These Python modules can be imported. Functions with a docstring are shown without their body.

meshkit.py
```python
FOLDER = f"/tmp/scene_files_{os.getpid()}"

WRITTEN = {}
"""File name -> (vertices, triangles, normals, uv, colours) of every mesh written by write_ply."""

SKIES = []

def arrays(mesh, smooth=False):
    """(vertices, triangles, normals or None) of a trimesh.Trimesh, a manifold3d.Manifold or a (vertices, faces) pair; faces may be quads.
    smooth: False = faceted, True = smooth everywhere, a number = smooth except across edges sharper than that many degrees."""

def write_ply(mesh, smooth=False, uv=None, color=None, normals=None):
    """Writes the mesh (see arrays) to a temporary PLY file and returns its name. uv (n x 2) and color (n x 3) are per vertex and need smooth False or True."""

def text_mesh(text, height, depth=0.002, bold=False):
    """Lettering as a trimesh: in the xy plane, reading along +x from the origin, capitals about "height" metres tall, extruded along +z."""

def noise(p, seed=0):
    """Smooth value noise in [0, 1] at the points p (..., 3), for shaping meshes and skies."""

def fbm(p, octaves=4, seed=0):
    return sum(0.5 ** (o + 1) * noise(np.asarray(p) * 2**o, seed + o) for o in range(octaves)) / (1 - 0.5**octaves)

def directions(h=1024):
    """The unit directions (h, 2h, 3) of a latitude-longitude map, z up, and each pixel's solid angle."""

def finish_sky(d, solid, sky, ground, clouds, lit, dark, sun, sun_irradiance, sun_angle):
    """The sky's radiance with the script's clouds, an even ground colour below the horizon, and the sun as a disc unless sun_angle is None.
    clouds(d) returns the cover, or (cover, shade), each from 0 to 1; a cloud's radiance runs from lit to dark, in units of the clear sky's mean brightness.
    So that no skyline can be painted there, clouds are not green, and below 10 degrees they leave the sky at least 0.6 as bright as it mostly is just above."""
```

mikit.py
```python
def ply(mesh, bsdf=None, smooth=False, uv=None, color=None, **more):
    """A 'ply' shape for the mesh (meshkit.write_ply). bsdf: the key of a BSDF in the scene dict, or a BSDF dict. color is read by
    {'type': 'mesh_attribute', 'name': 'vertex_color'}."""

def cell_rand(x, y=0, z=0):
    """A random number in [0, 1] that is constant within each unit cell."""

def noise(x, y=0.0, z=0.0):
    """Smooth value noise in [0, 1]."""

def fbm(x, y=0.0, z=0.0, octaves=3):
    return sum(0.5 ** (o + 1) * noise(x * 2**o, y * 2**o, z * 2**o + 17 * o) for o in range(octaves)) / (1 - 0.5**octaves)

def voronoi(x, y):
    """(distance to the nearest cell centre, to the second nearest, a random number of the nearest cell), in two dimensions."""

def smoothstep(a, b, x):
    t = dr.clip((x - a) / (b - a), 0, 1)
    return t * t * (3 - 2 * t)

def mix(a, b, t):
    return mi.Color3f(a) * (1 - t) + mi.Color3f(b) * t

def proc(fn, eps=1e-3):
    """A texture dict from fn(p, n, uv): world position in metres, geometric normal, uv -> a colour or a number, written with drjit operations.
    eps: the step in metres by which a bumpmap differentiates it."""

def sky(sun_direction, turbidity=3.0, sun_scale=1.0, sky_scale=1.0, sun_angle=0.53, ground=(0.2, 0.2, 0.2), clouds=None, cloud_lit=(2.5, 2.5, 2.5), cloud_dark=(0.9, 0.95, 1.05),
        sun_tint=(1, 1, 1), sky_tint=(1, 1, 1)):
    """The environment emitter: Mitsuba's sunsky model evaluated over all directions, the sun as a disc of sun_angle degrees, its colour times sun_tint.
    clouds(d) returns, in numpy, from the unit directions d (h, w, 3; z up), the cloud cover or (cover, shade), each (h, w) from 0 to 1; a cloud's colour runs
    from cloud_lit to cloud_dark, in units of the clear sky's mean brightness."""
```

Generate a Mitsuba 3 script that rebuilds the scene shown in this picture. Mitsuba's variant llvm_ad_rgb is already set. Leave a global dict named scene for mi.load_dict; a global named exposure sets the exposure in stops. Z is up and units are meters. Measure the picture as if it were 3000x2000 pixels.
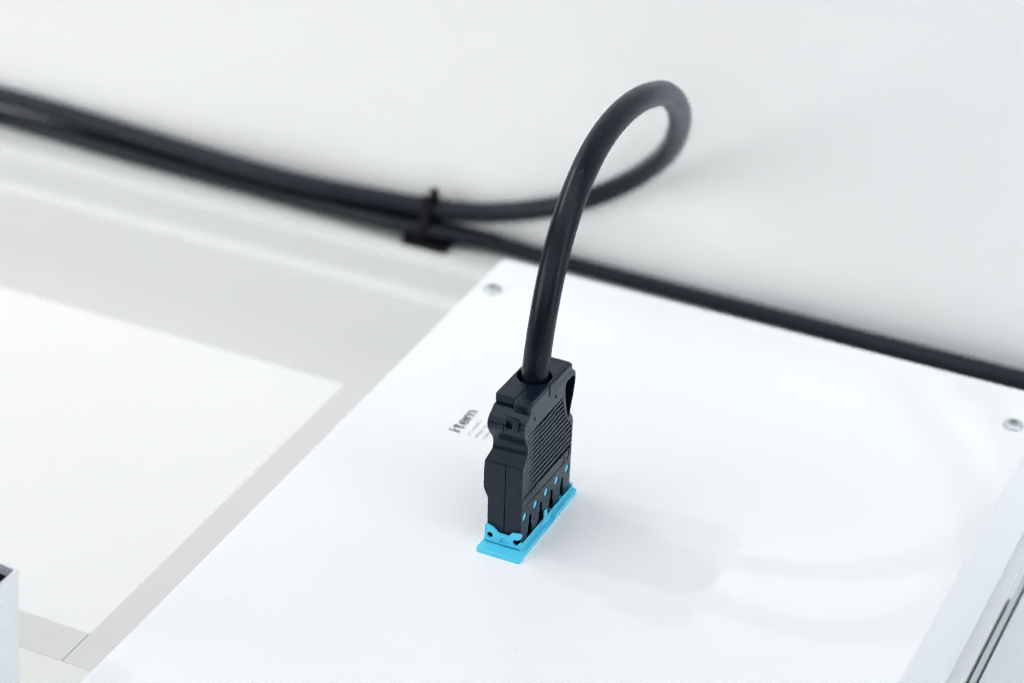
import math
import numpy as np
import trimesh
import manifold3d as m3
import mapbox_earcut as earcut
import drjit as dr
import mitsuba as mi
import mikit
import meshkit
from scipy.interpolate import CubicSpline
from shapely.geometry import Point, Polygon, box as sbox
from shapely.ops import unary_union

T = mi.ScalarTransform4f
MM = 0.001
rng = np.random.default_rng(11)
scene, labels = {}, {}

# ---------------------------------------------------------------- camera
CAM = np.array([321.56, -692.945, 573.106]) * MM
RIGHT = np.array([0.900022, 0.435516, 0.016911])
DOWN = np.array([0.241482, -0.465988, -0.851200])
FWD = np.array([-0.362831, 0.770183, -0.524569])
scene['camera'] = {
    'type': 'thinlens', 'fov': 2 * math.degrees(math.atan(1500 / 7083)), 'fov_axis': 'x',
    'aperture_radius': 0.0070, 'focus_distance': 0.950, 'near_clip': 0.02, 'far_clip': 60.0,
    'to_world': T().look_at(origin=CAM.tolist(), target=(CAM + FWD).tolist(), up=(-DOWN).tolist())}

# ---------------------------------------------------------------- lamps (ceiling spots, and unseen panels placed to light table, wall and cables)
exposure = -0.11


def lamp(name, centre, aim, w, h, rgb, label):
    m = T().look_at(origin=list(centre), target=list(aim), up=[0, 1, 0.01] if abs(centre[2] - aim[2]) > 0.1 else [0, 0, 1]) @ T().scale([w / 2, h / 2, 1])
    scene[name] = {'type': 'rectangle', 'to_world': m, 'bsdf': {'type': 'diffuse', 'reflectance': {'type': 'rgb', 'value': [0.5, 0.5, 0.5]}},
                   'emitter': {'type': 'area', 'radiance': {'type': 'rgb', 'value': list(rgb)}}}
    labels[name] = {'label': label, 'category': 'lamp'}


CEIL = np.array([0.975, 1.0, 1.035])
lamp('unseen_ceiling_light', (0.2, -0.5, 2.6), (0.2, -0.5, 0.0), 5.0, 1.7, CEIL * 1.75, 'long unseen light panel above the worktable, placed to light table and cable tops')  # unseen source, placed for the overall light and the sheen on cables
lamp('unseen_left_light', (-3.0, -2.3, 0.85), (0.0, 0.1, 0.10), 1.5, 2.3, np.array([1.0, 1.0, 1.0]) * 4.6, 'tall unseen light far off at the left front, placed to light cable and wall')  # out of view, placed for the streak on the rising cable
lamp('unseen_panel', (0.3, -3.1, 2.0), (0.0, 0.2, 0.1), 7.0, 2.6, CEIL * 1.08, 'wide tilted light panel out of view high in front, lighting the back wall')  # unseen panel, placed to brighten the back wall
lamp('unseen_panel_001', (4.4, -0.4, 1.5), (0.0, -0.2, 0.4), 6.0, 2.2, CEIL * 2.1, 'wide light panel out of view on the right, lighting the box side')  # unseen panel, placed to brighten the right side of the box
plug_top = np.array([-11, 30, 66]) * MM
for nm, d, lab in (('ceiling_spot', (-77, -4.7, 66), 'small square ceiling spot upper left of the worktable'),
                   ('ceiling_spot_001', (-77, 20.0, 66), 'small square ceiling spot farther back upper left of the worktable')):
    d = np.array(d) / np.linalg.norm(d)
    lamp(nm, plug_top + 2.3 * d, plug_top, 0.045, 0.045, np.array([1.0, 0.97, 0.91]) * 1150.0, lab)

# ---------------------------------------------------------------- materials
noise, fbm, sstep, mix = mikit.noise, mikit.fbm, mikit.smoothstep, mikit.mix


def rgb(*c):
    return {'type': 'rgb', 'value': list(c)}


def principled(base, rough, **k):
    return {'type': 'principled', 'base_color': base if isinstance(base, dict) else rgb(*base), 'roughness': rough, **k}


def tinted(c, amount, size):
    """a surface colour with a faint uneven tone, coat thickness and handling marks"""
    lo = tuple(float(x) * (1 - amount) for x in c)
    hi = tuple(min(float(x) * (1 + amount), 0.96) for x in c)

    def fn(p, n, uv):
        v = fbm(p.x * size, p.y * size, p.z * size, 3)
        return mix(lo, hi, v)
    return mikit.proc(fn)


def white_specks(p, n, uv):
    a = mikit.voronoi(p.x * 45 + 3.1, p.y * 45 + 7.7)
    dot = (1 - sstep(0.012, 0.03, a[0])) * dr.select(a[2] > 0.92, 1.0, 0.0)
    base = mix((0.80, 0.82, 0.845), (0.82, 0.838, 0.862), fbm(p.x * 9, p.y * 9, p.z * 9, 3))
    return mix(base, (0.55, 0.55, 0.55), dot * 0.4)


def orange_peel(p, n, uv):
    return fbm(p.x * 700, p.y * 700, p.z * 700, 2)


def cable_tone(p, n, uv):
    v = fbm(p.x * 60, p.y * 60, p.z * 60, 3)
    dust = sstep(0.88, 0.94, noise(p.x * 1500, p.y * 1500, p.z * 1500)) * sstep(0.5, 0.7, noise(p.x * 130, p.y * 130, p.z * 130))
    return mix(mix((0.003, 0.0045, 0.009), (0.006, 0.008, 0.014), v), (0.28, 0.28, 0.28), dust * 0.35)


def plastic_tone(p, n, uv):
    w = fbm(p.x * 90, p.y * 90, p.z * 90, 3)
    c = mix((0.003, 0.007, 0.015), (0.005, 0.011, 0.021), w)
    return c


scene['m_box'] = {'type': 'twosided', 'b': {'type': 'bumpmap', 'arbitrary': mikit.proc(orange_peel, 2e-4), 'scale': 0.00001,
                  'b': principled(mikit.proc(white_specks), 0.42, specular=0.45)}}
scene['m_box_side'] = {'type': 'twosided', 'b': principled(tinted((0.73, 0.75, 0.765), 0.01, 12), 0.45, specular=0.4)}
scene['m_wall'] = {'type': 'twosided', 'b': principled(tinted((0.895, 0.897, 0.89), 0.01, 5), 0.55, specular=0.3)}
scene['m_panel'] = {'type': 'twosided', 'b': principled(tinted((0.76, 0.77, 0.76), 0.01, 6), 0.5, specular=0.3)}
scene['m_frame'] = {'type': 'twosided', 'b': principled(tinted((0.60, 0.61, 0.595), 0.012, 8), 0.42, specular=0.35)}
scene['m_frame_pale'] = {'type': 'twosided', 'b': principled(tinted((0.69, 0.70, 0.685), 0.012, 8), 0.42, specular=0.35)}
scene['m_plate'] = {'type': 'twosided', 'b': principled(tinted((0.65, 0.69, 0.715), 0.015, 8), 0.4, specular=0.4)}
scene['m_strip'] = {'type': 'twosided', 'b': principled((0.50, 0.54, 0.54), 0.5)}
scene['m_gap'] = {'type': 'twosided', 'b': principled((0.02, 0.035, 0.06), 0.6)}
scene['m_cable'] = {'type': 'roughplastic', 'distribution': 'ggx', 'alpha': 0.10, 'int_ior': 1.36, 'specular_reflectance': rgb(0.84, 0.92, 1.0), 'diffuse_reflectance': mikit.proc(cable_tone)}
scene['m_tie'] = {'type': 'roughplastic', 'distribution': 'ggx', 'alpha': 0.2, 'int_ior': 1.25, 'diffuse_reflectance': rgb(0.003, 0.003, 0.004)}
scene['m_plug'] = {'type': 'roughplastic', 'distribution': 'ggx', 'alpha': 0.085, 'int_ior': 1.43, 'specular_reflectance': rgb(0.80, 0.90, 1.0), 'diffuse_reflectance': mikit.proc(plastic_tone)}
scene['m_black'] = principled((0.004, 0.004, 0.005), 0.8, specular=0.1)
scene['m_mark'] = principled((0.008, 0.010, 0.014), 0.6, specular=0.2)
scene['m_blue'] = principled(tinted((0.08, 0.54, 0.74), 0.05, 150), 0.34, specular=0.5)
scene['m_ink'] = principled((0.022, 0.015, 0.05), 0.6, specular=0.2)
scene['m_ink_grey'] = principled((0.36, 0.35, 0.40), 0.6, specular=0.2)
scene['m_steel'] = principled((0.60, 0.65, 0.67), 0.26, metallic=1.0)
scene['m_alu'] = {'type': 'twosided', 'b': principled(tinted((0.84, 0.88, 0.93), 0.02, 40), 0.36, metallic=0.35)}

# ---------------------------------------------------------------- helpers (geometry in millimetres, written in metres)


def tri(mesh):
    if hasattr(mesh, 'to_mesh'):
        k = mesh.to_mesh()
        mesh = trimesh.Trimesh(np.array(k.vert_properties[:, :3]), np.array(k.tri_verts), process=False)
    elif isinstance(mesh, tuple):
        mesh = trimesh.Trimesh(mesh[0], mesh[1], process=False)
    return mesh.copy()


def put(key, mesh, mat, smooth=30, M=None):
    mesh = tri(mesh)
    if M is not None:
        mesh.apply_transform(M)
    mesh.apply_scale(MM)
    base, i = key, 0
    while key in scene:
        i += 1
        key = f'{base}_{i:03d}'
    scene[key] = mikit.ply(mesh, mat, smooth=smooth)
    return key


def say(key, label, category=None, group=None, kind=None):
    d = {'label': label}
    if category:
        d['category'] = category
    if group:
        d['group'] = group
    if kind:
        d['kind'] = kind
    labels[key] = d


def loft(rings):
    """rings: equal-length closed 3-D loops, bottom to top; flat end caps."""
    n = len(rings[0])
    v = np.vstack(rings)
    f = []
    for r in range(len(rings) - 1):
        a, b = r * n, (r + 1) * n
        for i in range(n):
            j = (i + 1) % n
            f += [[a + i, a + j, b + j], [a + i, b + j, b + i]]
    for r, flip in ((0, True), (len(rings) - 1, False)):
        loop = np.asarray(rings[r])
        d = np.argsort(loop.std(0))[1:]
        d.sort()
        t = earcut.triangulate_float64(np.ascontiguousarray(loop[:, d]), np.array([n], np.uint32)).reshape(-1, 3).astype(int)
        f += (t + r * n).tolist()
    m = trimesh.Trimesh(v, np.array(f), process=False)
    m.merge_vertices()
    m.fix_normals()
    return m


def rrect(x0, x1, y0, y1, r, n=6):
    pts = []
    for cx, cy, a in ((x1 - r, y0 + r, -90), (x1 - r, y1 - r, 0), (x0 + r, y1 - r, 90), (x0 + r, y0 + r, 180)):
        for t in np.radians(np.linspace(a, a + 90, n)):
            pts.append((cx + r * math.cos(t), cy + r * math.sin(t)))
    return np.array(pts)


def slab(x0, x1, y0, y1, z0, z1, corner=0.5, fillet=0.4, n=5, bottom=False):
    """block with rounded upright corners and rounded top (and bottom) edges"""
    corner = max(corner, fillet + 0.02)
    rings = []

    def ring(inset, z):
        return np.c_[rrect(x0 + inset, x1 - inset, y0 + inset, y1 - inset, corner - inset, 6), np.full(24, z)]
    if bottom:
        for t in np.radians(np.linspace(0, 90, n))[:-1]:
            rings.append(ring(fillet * (1 - math.sin(t)), z0 + fillet * (1 - math.cos(t))))
        rings.append(ring(0, z0 + fillet))
    else:
        rings.append(ring(0, z0))
    for t in np.radians(np.linspace(0, 90, n)):
        rings.append(ring(fillet * (1 - math.cos(t)), z1 - fillet + fillet * math.sin(t)))
    return loft(rings)


def solid(mesh):
    mesh = tri(mesh)
    mesh.merge_vertices()
    return m3.Manifold(m3.Mesh(np.asarray(mesh.vertices, np.float32), np.asarray(mesh.faces, np.uint32)))


def block(x0, x1, y0, y1, z0, z1):
    return m3.Manifold.cube([x1 - x0, y1 - y0, z1 - z0]).translate([x0, y0, z0])


def prism(poly, axis, a0, a1):
    """poly in the plane across the axis: 'x' -> (y, z), 'y' -> (x, z), 'z' -> (x, y)"""
    p = m3.Manifold.extrude(m3.CrossSection([np.asarray(poly, float)], m3.FillRule.NonZero), a1 - a0)
    if axis == 'x':
        return p.transform(np.array([[0, 0, 1, a0], [1, 0, 0, 0], [0, 1, 0, 0]], float))
    if axis == 'y':
        q = p.transform(np.array([[1, 0, 0, 0], [0, 0, 1, a0], [0, 1, 0, 0]], float))
        return q
    return p.translate([0, 0, a0])


def rod(axis, centre, r, a0, a1, n=28):
    t = np.linspace(0, 2 * np.pi, n, endpoint=False)
    return prism(np.c_[centre[0] + r * np.cos(t), centre[1] + r * np.sin(t)], axis, a0, a1)


def tube(points, radius, step=2.0, sides=28):
    """smooth round cable through the points"""
    P = np.asarray(points, float)
    s = np.r_[0, np.cumsum(np.linalg.norm(np.diff(P, axis=0), axis=1) ** 0.75)]
    cs = CubicSpline(s, P, bc_type='natural')
    L = np.linalg.norm(np.diff(P, axis=0), axis=1).sum()
    q = cs(np.linspace(0, s[-1], int(L / step) + 2))
    d = np.gradient(q, axis=0)
    d /= np.linalg.norm(d, axis=1, keepdims=True)
    u = np.cross(d[0], [0.3, 0.5, 0.8])
    rings, a = [], np.linspace(0, 2 * np.pi, sides, endpoint=False)
    for i in range(len(q)):
        u = u - d[i] * (u @ d[i])
        u /= np.linalg.norm(u)
        w = np.cross(d[i], u)
        rings.append(q[i] + radius * (np.cos(a)[:, None] * u + np.sin(a)[:, None] * w))
    return loft(rings)


def letters(text, cap, M, depth=0.15, bold=False, stretch=1.0):
    m = meshkit.text_mesh(text, cap, depth, bold)
    m.vertices[:, 0] *= stretch
    m.apply_transform(M)
    return m


# ---------------------------------------------------------------- setting: wall and worktable
Z0 = -60.0   # top of the table frame
put('wall', block(-1100, 900, 322, 334, -180, 700), 'm_wall', smooth=False)
say('wall', 'smooth white back wall behind the black cables', kind='structure')

t = 'worktable'
say(t, 'pale grey framed worktable under the white box, with white inset panel', 'table')
put(t + '__base', block(-900, 700, -420, 321.5, -95, -66.2), 'm_frame', smooth=False)
# rear rail: flat bar, sloping inner shoulder, ridges with shallow channels between
y = [165.6, 165.6, 166.4, 190, 249, 249, 249.9, 259.2, 260, 260, 261, 285, 286, 286, 286.9, 296.1, 297, 297, 321.6, 321.6]
z = [-66, -62.4, -61.6, -60.3, -60, -59.4, -58.7, -58.7, -59.4, -60.4, -60.9, -60.9, -60.4, -59.4, -58.7, -58.7, -59.4, -60, -60, -66]
rail = np.c_[y, z]
keep = [0, 1, 2, 3, 4, 9, 10, 11, 12, 17, 18, 19]
put(t + '__rear_rail', prism(rail[keep][::-1], 'x', -800, 600), 'm_frame', smooth=12)
for a, b in ((249.2, 259.8), (286.2, 296.8)):  # raised ridges in a paler grey than the rail
    put(t + '__ridge_strip', slab(-800, 600, a, b, -62, -58.8, 0.9, 0.8), 'm_frame_pale', smooth=40)
put(t + '__side_rail', slab(-171.6, -60, -72, 165.3, -66, -60, 0.3, 0.25), 'm_frame', smooth=40)
put(t + '__front_rail', slab(-800, -171.95, -72, -52.2, -66, -60, 0.3, 0.25), 'm_frame', smooth=40)
put(t + '__inset_panel', slab(-800, -172.0, -51.9, 165.2, -66, -60.9, 0.3, 0.25), 'm_panel', smooth=40)
labels[t + '__inset_panel'] = {'label': 'white panel set into the grey frame'}
put(t + '__front_strip', slab(-800, -60, -190, -72.12, -66, -60.05, 0.3, 0.25), 'm_frame_pale', smooth=40)
put(t + '__right_rail', slab(120, 163.3, -420, 321, -66, -60, 0.4, 0.35), 'm_box_side', smooth=40)
put(t + '__channel_bed', block(163.0, 169.0, -420, 321, -66.1, -64.6), 'm_gap', smooth=False)
put(t + '__channel_strip', slab(164.75, 167.1, -420, 215, -65, -60.1, 0.3, 0.25), 'm_strip', smooth=40)
put(t + '__channel_filler', slab(163.35, 164.85, 146, 321, -65, -60.1, 0.3, 0.25), 'm_box_side', smooth=40)
put(t + '__right_plate', slab(168.4, 480, -420, 321, -66, -60.0, 0.4, 0.35), 'm_plate', smooth=40)

# ---------------------------------------------------------------- white box
t = 'control_box'
say(t, 'large white sheet-metal box carrying the black plug', 'box')
shell = solid(slab(-112.3, 157.4, -190, 216, -56.5, 0, 4.2, 1.6, n=7))
put(t + '__cover', shell, 'm_box', smooth=35)
put(t + '__plinth', slab(-109.5, 155.2, -187, 213, -60.0, -56.7, 3, 0.3), 'm_box_side', smooth=35)
for sx, sy, turn in ((-102.8, 185.4, 0.2), (146.9, 185.5, 0.5)):
    prof = [(0, 0), (4.4, 0), (4.4, 0.5), (4.25, 0.95), (3.7, 1.6), (3.1, 1.9), (2.6, 2.0), (0, 2.0)]
    head = solid(trimesh.creation.revolve(np.array(prof), sections=40))
    a = np.arange(6) * np.pi / 3 + turn
    head = head - prism(np.c_[2.0 * np.cos(a), 2.0 * np.sin(a)], 'z', 0.5, 3)
    k = put(t + '__screw', head.translate([sx, sy, 0.02]), 'm_steel', smooth=35)
# printed label: bold word and three lines of tiny print, reading away from the camera
M = np.array([[0, -1, 0, -62.7], [1, 0, 0, 71.6], [0, 0, 1, 0.02], [0, 0, 0, 1.0]])
word, adv = [], 0.0
for ch, wd in (('i', 2.6), ('t', 3.6), ('e', 5.0), ('m', 6.5)):
    g = letters(ch, 4.9, np.eye(4), 0.06, True, 1.35)
    g.vertices[:, 0] += adv - g.vertices[:, 0].min()
    word.append(g)
    adv += wd
word = trimesh.util.concatenate(word)
word.apply_transform(M)
put(t + '__lettering', word, 'm_ink', smooth=False)
lines = []
for lx, y0, y1 in ((-57.8, 72.0, 83.5), (-54.2, 71.6, 84.0), (-50.6, 72.5, 88.0)):
    yy = y0
    while yy < y1:
        w = rng.uniform(0.7, 1.5)
        lines.append(tri(block(lx - rng.uniform(0.9, 1.5), lx, yy, yy + w * 0.8, 0.02, 0.07)))
        yy += w + rng.choice([0.25, 0.3, 0.9], p=[0.45, 0.35, 0.2])
k = put(t + '__small_print', trimesh.util.concatenate(lines), 'm_ink_grey', smooth=False)
labels[k] = {'label': 'rows of tiny grey print', 'kind': 'stuff'}

# ---------------------------------------------------------------- cables along the wall
A = [(-10.75, 32.6, 40), (-10.75, 32.9, 54), (-10.4, 34.3, 70), (-9.9, 38.0, 87.9), (-9.9, 44.0, 102.9), (-10.4, 53.1, 116.2), (-11.2, 65.1, 127.0), (-12.2, 79.2, 134.7), (-13.0, 94.6, 139.7), (-13.3, 110.7, 142.0),
     (-13.6, 126.9, 141.3), (-14.3, 142.7, 138.0), (-15.8, 158.0, 132.6), (-17.9, 172.6, 126.4), (-20.5, 186.7, 118.5), (-23.4, 200.2, 110.0), (-26.8, 213.4, 100.9), (-30.5, 226.1, 91.6), (-34.7, 238.5, 81.8), (-39.3, 250.3, 71.7),
     (-44.5, 261.6, 61.1), (-50.2, 272.5, 50.4), (-56.8, 282.8, 39.5), (-64.4, 292.3, 28.7), (-73.3, 300.4, 17.8), (-83.6, 306.6, 6.9), (-95.4, 310.9, -3.4), (-108.3, 313.4, -12.9), (-122.3, 314.6, -21.0), (-137.1, 314.9, -27.7), (-156.0, 314.6, -34.3), (-178.0, 313.4, -39.6), (-203.0, 312.2, -42.4), (-235, 310.6, -43.8),
     (-281, 308.6, -44.8), (-335, 310.6, -44.8), (-384, 313.0, -43.9), (-432, 315.2, -42.6), (-481, 316.2, -41.6), (-580, 316.2, -41.5), (-700, 316.2, -41.5)]
put('plug_cable', tube(A, 5.4, 2.0, 32), 'm_cable', smooth=True)
say('plug_cable', 'thick black cable rising from the plug in a loop and running left along the wall', 'cable')
B = [(-700, 316.5, -55.8), (-580, 316.5, -55.8), (-481, 316.2, -55.7), (-432, 313.6, -55.7), (-384, 311.0, -55.6), (-328, 309.6, -55.4), (-281, 307.6, -54.6), (-229, 304.4, -52.6), (-203, 304.4, -51.85), (-188, 307.2, -52.2),
     (-167, 311.8, -53.6), (-146, 313.4, -55.0), (-100, 313.4, -55.8), (-40, 312.2, -55.8), (20, 310.8, -55.8), (70, 309.2, -55.8), (120, 309.6, -55.8), (200, 311, -55.8), (420, 311, -55.8)]
put('wall_cable', tube(B, 4.1, 3.0, 28), 'm_cable', smooth=True)
say('wall_cable', 'straight black cable along the foot of the wall, passing just behind the white box', 'cable')
D = [(-700, 317.4, -55.8), (-480, 317.4, -55.8), (-380, 317.2, -55.8), (-330, 317.0, -55.7), (-281, 317.0, -55.7), (-240, 317.2, -55.8), (-203, 317.4, -55.8), (-185, 317.4, -55.8), (-168, 317.2, -55.8), (-163, 317.0, -55.8)]
put('loose_cable', tube(D, 4.1, 2.0, 24), 'm_cable', smooth=40)
say('loose_cable', 'black cable tucked under the looped cable and ending just right of the tie', 'cable')
C = [(-160, 319.2, -57.3), (-100, 319.3, -57.4), (0, 319.3, -57.4), (70, 319.3, -57.4), (120, 319.3, -57.4), (200, 319.3, -57.4), (420, 319.3, -57.4)]
put('thin_cable', tube(C, 2.5, 3.0, 20), 'm_cable', smooth=True)
say('thin_cable', 'thinner black cable tucked behind the straight cable at the foot of the wall', 'cable')

# cable tie around the three, on its mount
t = 'cable_tie'
say(t, 'black cable tie binding the cables to a small black mount on the table rail', 'cable tie')
hull = unary_union([Point(312.2, -42.4).buffer(5.5), Point(304.4, -51.9).buffer(4.2), Point(306.5, -53.5).buffer(2.4)]).convex_hull
outer = np.array(hull.buffer(1.2).exterior.coords)[:-1]
inner = np.array(hull.buffer(0.05).exterior.coords)[:-1]
strap = prism(outer, 'x', -203.4, -198.6) - prism(inner, 'x', -204, -198)
put(t + '__strap', strap, 'm_tie', smooth=30)
head = slab(-204.4, -197.6, 307.0, 312.0, -38.0, -34.0, 0.8, 0.6, bottom=True)
put(t + '__head', head, 'm_tie')
tail = solid(slab(-203.6, -198.4, -0.9, 0.9, -3.0, 8.0, 0.7, 0.4)).rotate([8, 0, 0]).translate([3.0, 311.0, -36.5])
put(t + '__tail', tail, 'm_tie')
put(t + '__mount', solid(slab(-212.5, -186.0, 298.4, 321.0, -60.0, -56.1, 1.4, 0.8)), 'm_tie')

# ---------------------------------------------------------------- blue panel socket
t = 'panel_socket'
say(t, 'bright blue socket frame set on the white box under the black plug', 'socket')
flange = solid(slab(-18.9, 0.4, -0.6, 54.8, 0, 2.0, 1.3, 0.55, n=6))
flange = flange - block(-1.75, 1, 23.6, 33.2, 0.75, 3)
put(t + '__flange', flange, 'm_blue', smooth=35)

TILT = math.radians(-2.0)
PIV = np.array([0, 7.0, 2.0])
Q = np.eye(4)
Q[:3, :3] = [[1, 0, 0], [0, math.cos(TILT), -math.sin(TILT)], [0, math.sin(TILT), math.cos(TILT)]]
Q[:3, 3] = PIV - Q[:3, :3] @ PIV


def arc(cx, cz, r, a0, a1, n=10):
    a = np.radians(np.linspace(a0, a1, n))
    return [(cx + r * math.cos(i), cz + r * math.sin(i)) for i in a]


# front plate of the collar with its two ears
ear = [(-2.3, 2.7), (-1.9, 3.1), (-1.75, 5.6)] + [(-1.7, 6.0), (-2.9, 5.0)] + arc(-4.0, 5.2, 1.35, -10, -350, 22)[1:-3] + \
      [(-3.2, 6.75), (-2.2, 7.3), (-1.6, 8.3), (-1.7, 9.3), (-2.3, 9.7), (-3.4, 9.5)] + arc(-4.6, 7.0, 2.35, 90, 150, 8) + [(-7.1, 7.2), (-11.6, 7.3)] + \
      [(-12.2, 7.7), (-12.9, 8.5), (-13.9, 9.2), (-15.2, 9.7), (-16.6, 10.0), (-17.5, 9.9), (-17.6, 6.6), (-17.6, 3.9), (-17.2, 3.0), (-16.6, 2.6)]
poly = Polygon(ear).buffer(0)
poly = max(getattr(poly, 'geoms', [poly]), key=lambda g: g.area)
poly = poly.buffer(-0.12).buffer(0.22).buffer(-0.1)
plate = prism(np.array(poly.exterior.coords)[:-1], 'y', 5.0, 5.95)
plate = plate - rod('y', (-15.35, 5.5), 1.3, 4, 8) - prism([(-11.3, 3.3), (-7.4, 3.3), (-7.9, 5.5), (-10.8, 5.5)], 'y', 4.5, 5.75)
put(t + '__front_clip', plate, 'm_blue', smooth=30, M=Q)
side = solid(slab(-2.45, -1.85, 5.2, 54.2, 1.95, 4.2, 0.28, 0.25))
side2 = solid(slab(-18.0, -17.35, 5.2, 54.2, 1.95, 4.2, 0.28, 0.25))
far = solid(slab(-18.0, -1.85, 53.75, 54.9, 1.95, 5.6, 0.28, 0.25))
put(t + '__collar', side + side2 + far, 'm_blue', smooth=35, M=Q)
tab = solid(slab(-2.4, -1.1, 23.4, 32.2, 2.0, 4.5, 0.4, 0.3)) + solid(slab(-2.45, -1.55, 26.9, 29.4, 3.0, 7.9, 0.4, 0.3))
put(t + '__latch_tab', tab, 'm_blue', smooth=35, M=Q)

# ---------------------------------------------------------------- black plug
t = 'power_plug'
say(t, 'black five-pole plug with ribbed grip standing in the blue socket', 'plug')
front = [(6.6, 2.2), (6.3, 10), (5.8, 31), (5.8, 39.2), (7.6, 41.2), (9.4, 43.4), (9.9, 45.4), (9.2, 48.4), (7.2, 52.0), (5.9, 54.4), (5.6, 57.0), (6.8, 59.0), (11.6, 62.3)]
back = [(50.2, 62.3), (53.8, 59.1), (54.2, 55.8), (52.6, 49.0), (50.4, 43.0), (50.1, 42.0), (51.6, 40.4), (53.2, 38.3), (53.8, 36.2), (53.7, 31.8), (53.5, 19.4), (53.2, 9.8), (53.1, 2.2)]
out = Polygon(front[::1] + back).buffer(0)
out = out.buffer(0.9, 12).buffer(-1.8, 12).buffer(0.9, 12)
N = 220
L = out.exterior.length
ring = np.array([out.exterior.interpolate(i * L / N).coords[0] for i in range(N)])
if Polygon(ring).exterior.is_ccw is False:
    ring = ring[::-1]
tan = np.roll(ring, -1, 0) - np.roll(ring, 1, 0)
nrm = np.c_[-tan[:, 1], tan[:, 0]]
nrm /= np.linalg.norm(nrm, axis=1, keepdims=True)
rings = [np.c_[np.full(N, -19.4), ring]]
F = 0.6
for a in np.radians(np.linspace(0, 90, 6)):
    rings.append(np.c_[np.full(N, -2.6 - F + F * math.sin(a)), ring + nrm * F * (1 - math.cos(a))])
body = solid(loft(rings))
left = [(0, 0), (0, 70), (-18.2, 70), (-18.3, 60), (-18.3, 52.5), (-17.4, 48), (-17.5, 43), (-18.9, 39.0), (-19.1, 36), (-19.1, 26.5), (-18.6, 25), (-17.2, 22), (-17.2, 0)]
body = body ^ prism(left, 'y', -5, 70)
# mould line on the narrow side, cross seams
body = body - block(-10.0, -9.6, 4, 6.35, 10, 41) - block(-10.05, -9.65, 4, 6.9, 2, 20)
body = body - block(-11.6, -11.25, 4, 6.3, 50.5, 58)
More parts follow.
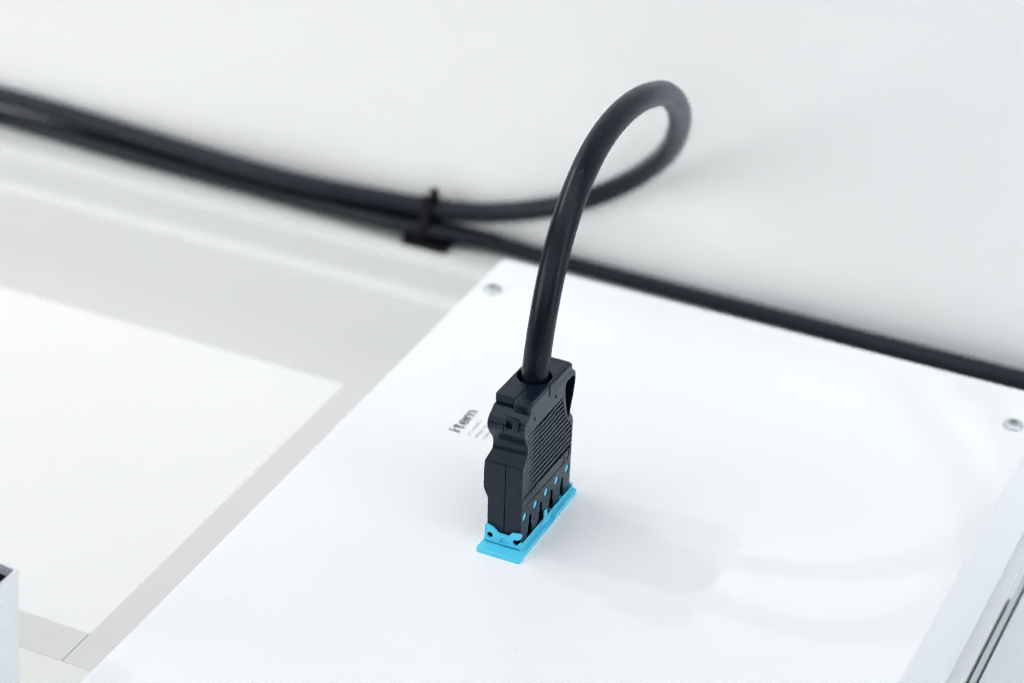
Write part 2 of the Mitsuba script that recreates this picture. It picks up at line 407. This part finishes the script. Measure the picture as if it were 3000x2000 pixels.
# the grip field: recessed, deepening away from the camera
fld = Polygon([(8.6, 24.6), (51.7, 24.4), (51.9, 34.8), (50.6, 36.6), (48.6, 39.0), (47.0, 40.4), (44.8, 44.8), (43.6, 47.2), (42.6, 50.2), (41.5, 53.2), (9.4, 53.2), (10.2, 49.5), (12.0, 46), (11.6, 43), (9.6, 40.5), (8.2, 38), (8.2, 30)])
fp = np.array(fld.exterior.coords)[:-1]
field = prism(fp, 'x', -4, 0)
wedge = prism([(-2.58, 8.0), (-3.1, 20.0), (-3.45, 56), (0, 56), (0, 8)], 'z', 20, 60)
body = body - (field ^ wedge)
# test-point holes, slots, small holes, groove
for i in range(5):
    body = body - rod('x', (9.6 + 10 * i, 15.3), 1.95, -6, 0)
slot = np.array([(0.9, 13.7), (2.4, 13.2), (2.6, 10.4), (2.3, 9.6), (2.4, 8.4), (3.3, 7.6), (3.4, 3.0), (-0.9, 3.0), (-0.9, 5.6), (-0.35, 6.4), (-0.3, 9.4), (0.25, 10.2), (0.3, 13.0)])
for i in range(4):
    body = body - prism((slot + [13.6 + 10 * i, 0])[::-1], 'x', -12.0, 0)
for c in ((15.4, 57.5), (35.0, 57.2)):
    body = body - rod('x', c, 0.8, -6, 0)
body = body - block(-3.0, 0, 9.6, 48.2, 19.6, 20.15)
crv = arc(48.2, 23.4, 3.75, -90, 0, 10) + [(51.95, 24.6), (51.4, 24.6)] + arc(48.2, 23.4, 3.2, 0, -90, 10)
body = body - prism(np.array(crv), 'x', -3.0, 0)
pocket = [(51.3, 58.6), (52.9, 57.0), (52.9, 53.0), (52.0, 50.0), (50.2, 46.6), (48.9, 41.2), (48.4, 40.2), (47.6, 40.6), (46.2, 45.1), (44.4, 51), (43.8, 55.1), (44.2, 58.2), (45.5, 58.8)]
body = body - prism(np.array(pocket)[::-1], 'x', -10.5, 0)
# latch recess on the narrow side
body = body - block(-10.6, -7.6, 4, 7.4, 56.6, 60.2)
body = body.trim_by_plane([0, 0, -1], -62.2)
neck = solid(slab(-16.8, -3.6, 13.5, 47.5, 60, 62.7, 1, 0.1))
hole = rod('z', (-10.75, 31.6), 7.05, 45, 80, 48)
housing = (body + neck) - hole - rod('y', (-15.35, 5.5), 1.25, 4, 13) - rod('y', (-4.0, 5.2), 1.3, 4, 13)
put(t + '__housing', housing, 'm_plug', smooth=28, M=Q)
put(t + '__seal', rod('z', (-10.75, 31.6), 7.03, 46, 53, 40), 'm_black', M=Q)

# cap with cable opening
cap = solid(slab(-18.7, -2.7, 12.7, 48.6, 62.55, 66.0, 0.9, 0.5, n=6))
hood = solid(slab(-10.2, -2.35, 10.2, 28.4, 62.0, 65.85, 1.6, 1.45, n=7))
post = solid(slab(-8.0, -2.15, 27.9, 31.6, 60.9, 65.9, 0.7, 0.5, n=5))
rim = solid(slab(-6.5, -2.1, 31.0, 48.6, 63.0, 65.6, 0.6, 0.45, n=5))
lip = solid(slab(-14.5, -2.7, 47.9, 50.2, 61.7, 64.4, 0.5, 0.4, n=5))
lid = (cap + hood + post + rim + lip) - rod('z', (-10.75, 31.6), 7.05, 45, 80, 48)
lid = lid - block(-9.95, -9.65, 8, 25, 65.6, 67) - block(-11.0, -10.7, 38, 50, 65.75, 67)
put(t + '__cap', lid, 'm_plug', smooth=30, M=Q)
catch = solid(slab(-7.4, -4.9, 4.75, 7.0, 55.8, 61.2, 0.45, 0.35, bottom=True)) + solid(slab(-10.4, -4.9, 4.95, 7.0, 60.3, 61.2, 0.4, 0.3, bottom=True)) + \
    solid(slab(-10.4, -4.9, 4.95, 7.0, 55.7, 56.6, 0.4, 0.3, bottom=True))
put(t + '__catch', catch, 'm_plug', smooth=30, M=Q)
put(t + '__edge_rail', solid(slab(-4.2, -2.45, 33.0, 51.8, 59.7, 60.9, 0.5, 0.4, bottom=True)), 'm_plug', smooth=30, M=Q)

# grip ribs
for i in range(12):
    z0 = 51.7 - 2.27 * i
    pts = []
    line = sbox(0, z0 - 0.05, 70, z0 + 0.05).intersection(fld)
    y0, _, y1, _ = line.bounds
    y0, y1 = y0 + 0.35, y1 - 0.55
    sag = 0.75 * max(0, 1 - i / 6)
    ys = np.linspace(y0, y1, 30)
    zs = z0 + 0.25 - sag * np.sin(np.pi * np.clip((ys - y0) / 26, 0, 1)) * 1.2
    prof = np.array([(-0.66, -1.2), (-0.66, -0.40), (-0.62, -0.16), (-0.45, -0.02), (0, 0.0), (0.45, -0.02), (0.62, -0.16), (0.66, -0.40), (0.66, -1.2)])  # (z, x)
    ringsr = []
    for a, b in zip(ys, zs):
        ringsr.append(np.c_[-2.52 + prof[:, 1], np.full(9, a), b + prof[:, 0]])
    put(t + '__rib', loft(ringsr), 'm_plug', smooth=50, M=Q)
# blue test points
for i in range(5):
    put(t + '__test_point', rod('x', (9.6 + 10 * i, 15.3), 1.8, -5.5, -2.95), 'm_blue', M=Q)
k = put(t + '__slot_floor', block(-12.6, -11.9, 12.2, 48.2, 2.4, 14.2), 'm_black', M=Q, smooth=False)
# moulded marking, upside down as seen
for text, yr, zb, cp in (('GST18i5', 19.4, 25.5, 1.75),):
    M = np.array([[0, 0, 1, -2.58], [-1, 0, 0, yr], [0, -1, 0, zb], [0, 0, 0, 1.0]])
    put(t + '__marking', letters(text, cp, M, 0.12, False, 1.3), 'm_mark', smooth=False, M=Q)
ce = []
for cy, bar in ((50.0, False), (46.0, True)):
    a = np.radians(np.linspace(-85, 85, 16))
    o, n_ = 2.55, 1.95
    pth = [(cy - 1.7 + o * math.cos(q) * 0.95, 23.0 + o * math.sin(q)) for q in a] + [(cy - 1.7 + n_ * math.cos(q) * 0.9, 23.0 + n_ * math.sin(q)) for q in a[::-1]]
    g = prism(np.array(pth), 'x', -2.58, -2.46)
    if bar:
        g = g + block(-2.58, -2.46, cy - 1.6, cy + 0.4, 22.75, 23.25)
    ce.append(tri(g))
put(t + '__approval_mark', trimesh.util.concatenate(ce), 'm_mark', smooth=False, M=Q)

# ---------------------------------------------------------------- aluminium post at the left edge
t = 'metal_post'
say(t, 'open-ended pale aluminium square tube standing at the left edge', 'post')
top = np.array([-149.3, -119.0, 25.9])


def leaning(m):
    m = tri(m)
    m.apply_transform(trimesh.transformations.rotation_matrix(LEAN, [0, 1, 0]))
    m.apply_translation(top)
    return m


LEAN = math.radians(6.2)
w, d = 16.0, 19.5
tubep = solid(slab(-w, 0, -d, 0, -84, 0, 1.0, 0.35)) - block(-w + 1.6, -1.6, -d + 1.6, -1.6, -60, 5)
put(t + '__tube', leaning(tubep), 'm_alu', smooth=30)
shade_fill = block(-w + 1.8, -1.8, -d + 1.8, -1.8, -60, -4.5) - block(-13.4, -11.4, -17.2, -3.0, -70, 5)  # black block added inside the tube as the shade of its open end
put(t + '__shade_fill', leaning(shade_fill), 'm_black', smooth=False)
put(t + '__inner_plate', leaning(solid(slab(-13.2, -11.6, -17.0, -3.2, -40, 30, 0.4, 0.3))), 'm_alu', smooth=30)
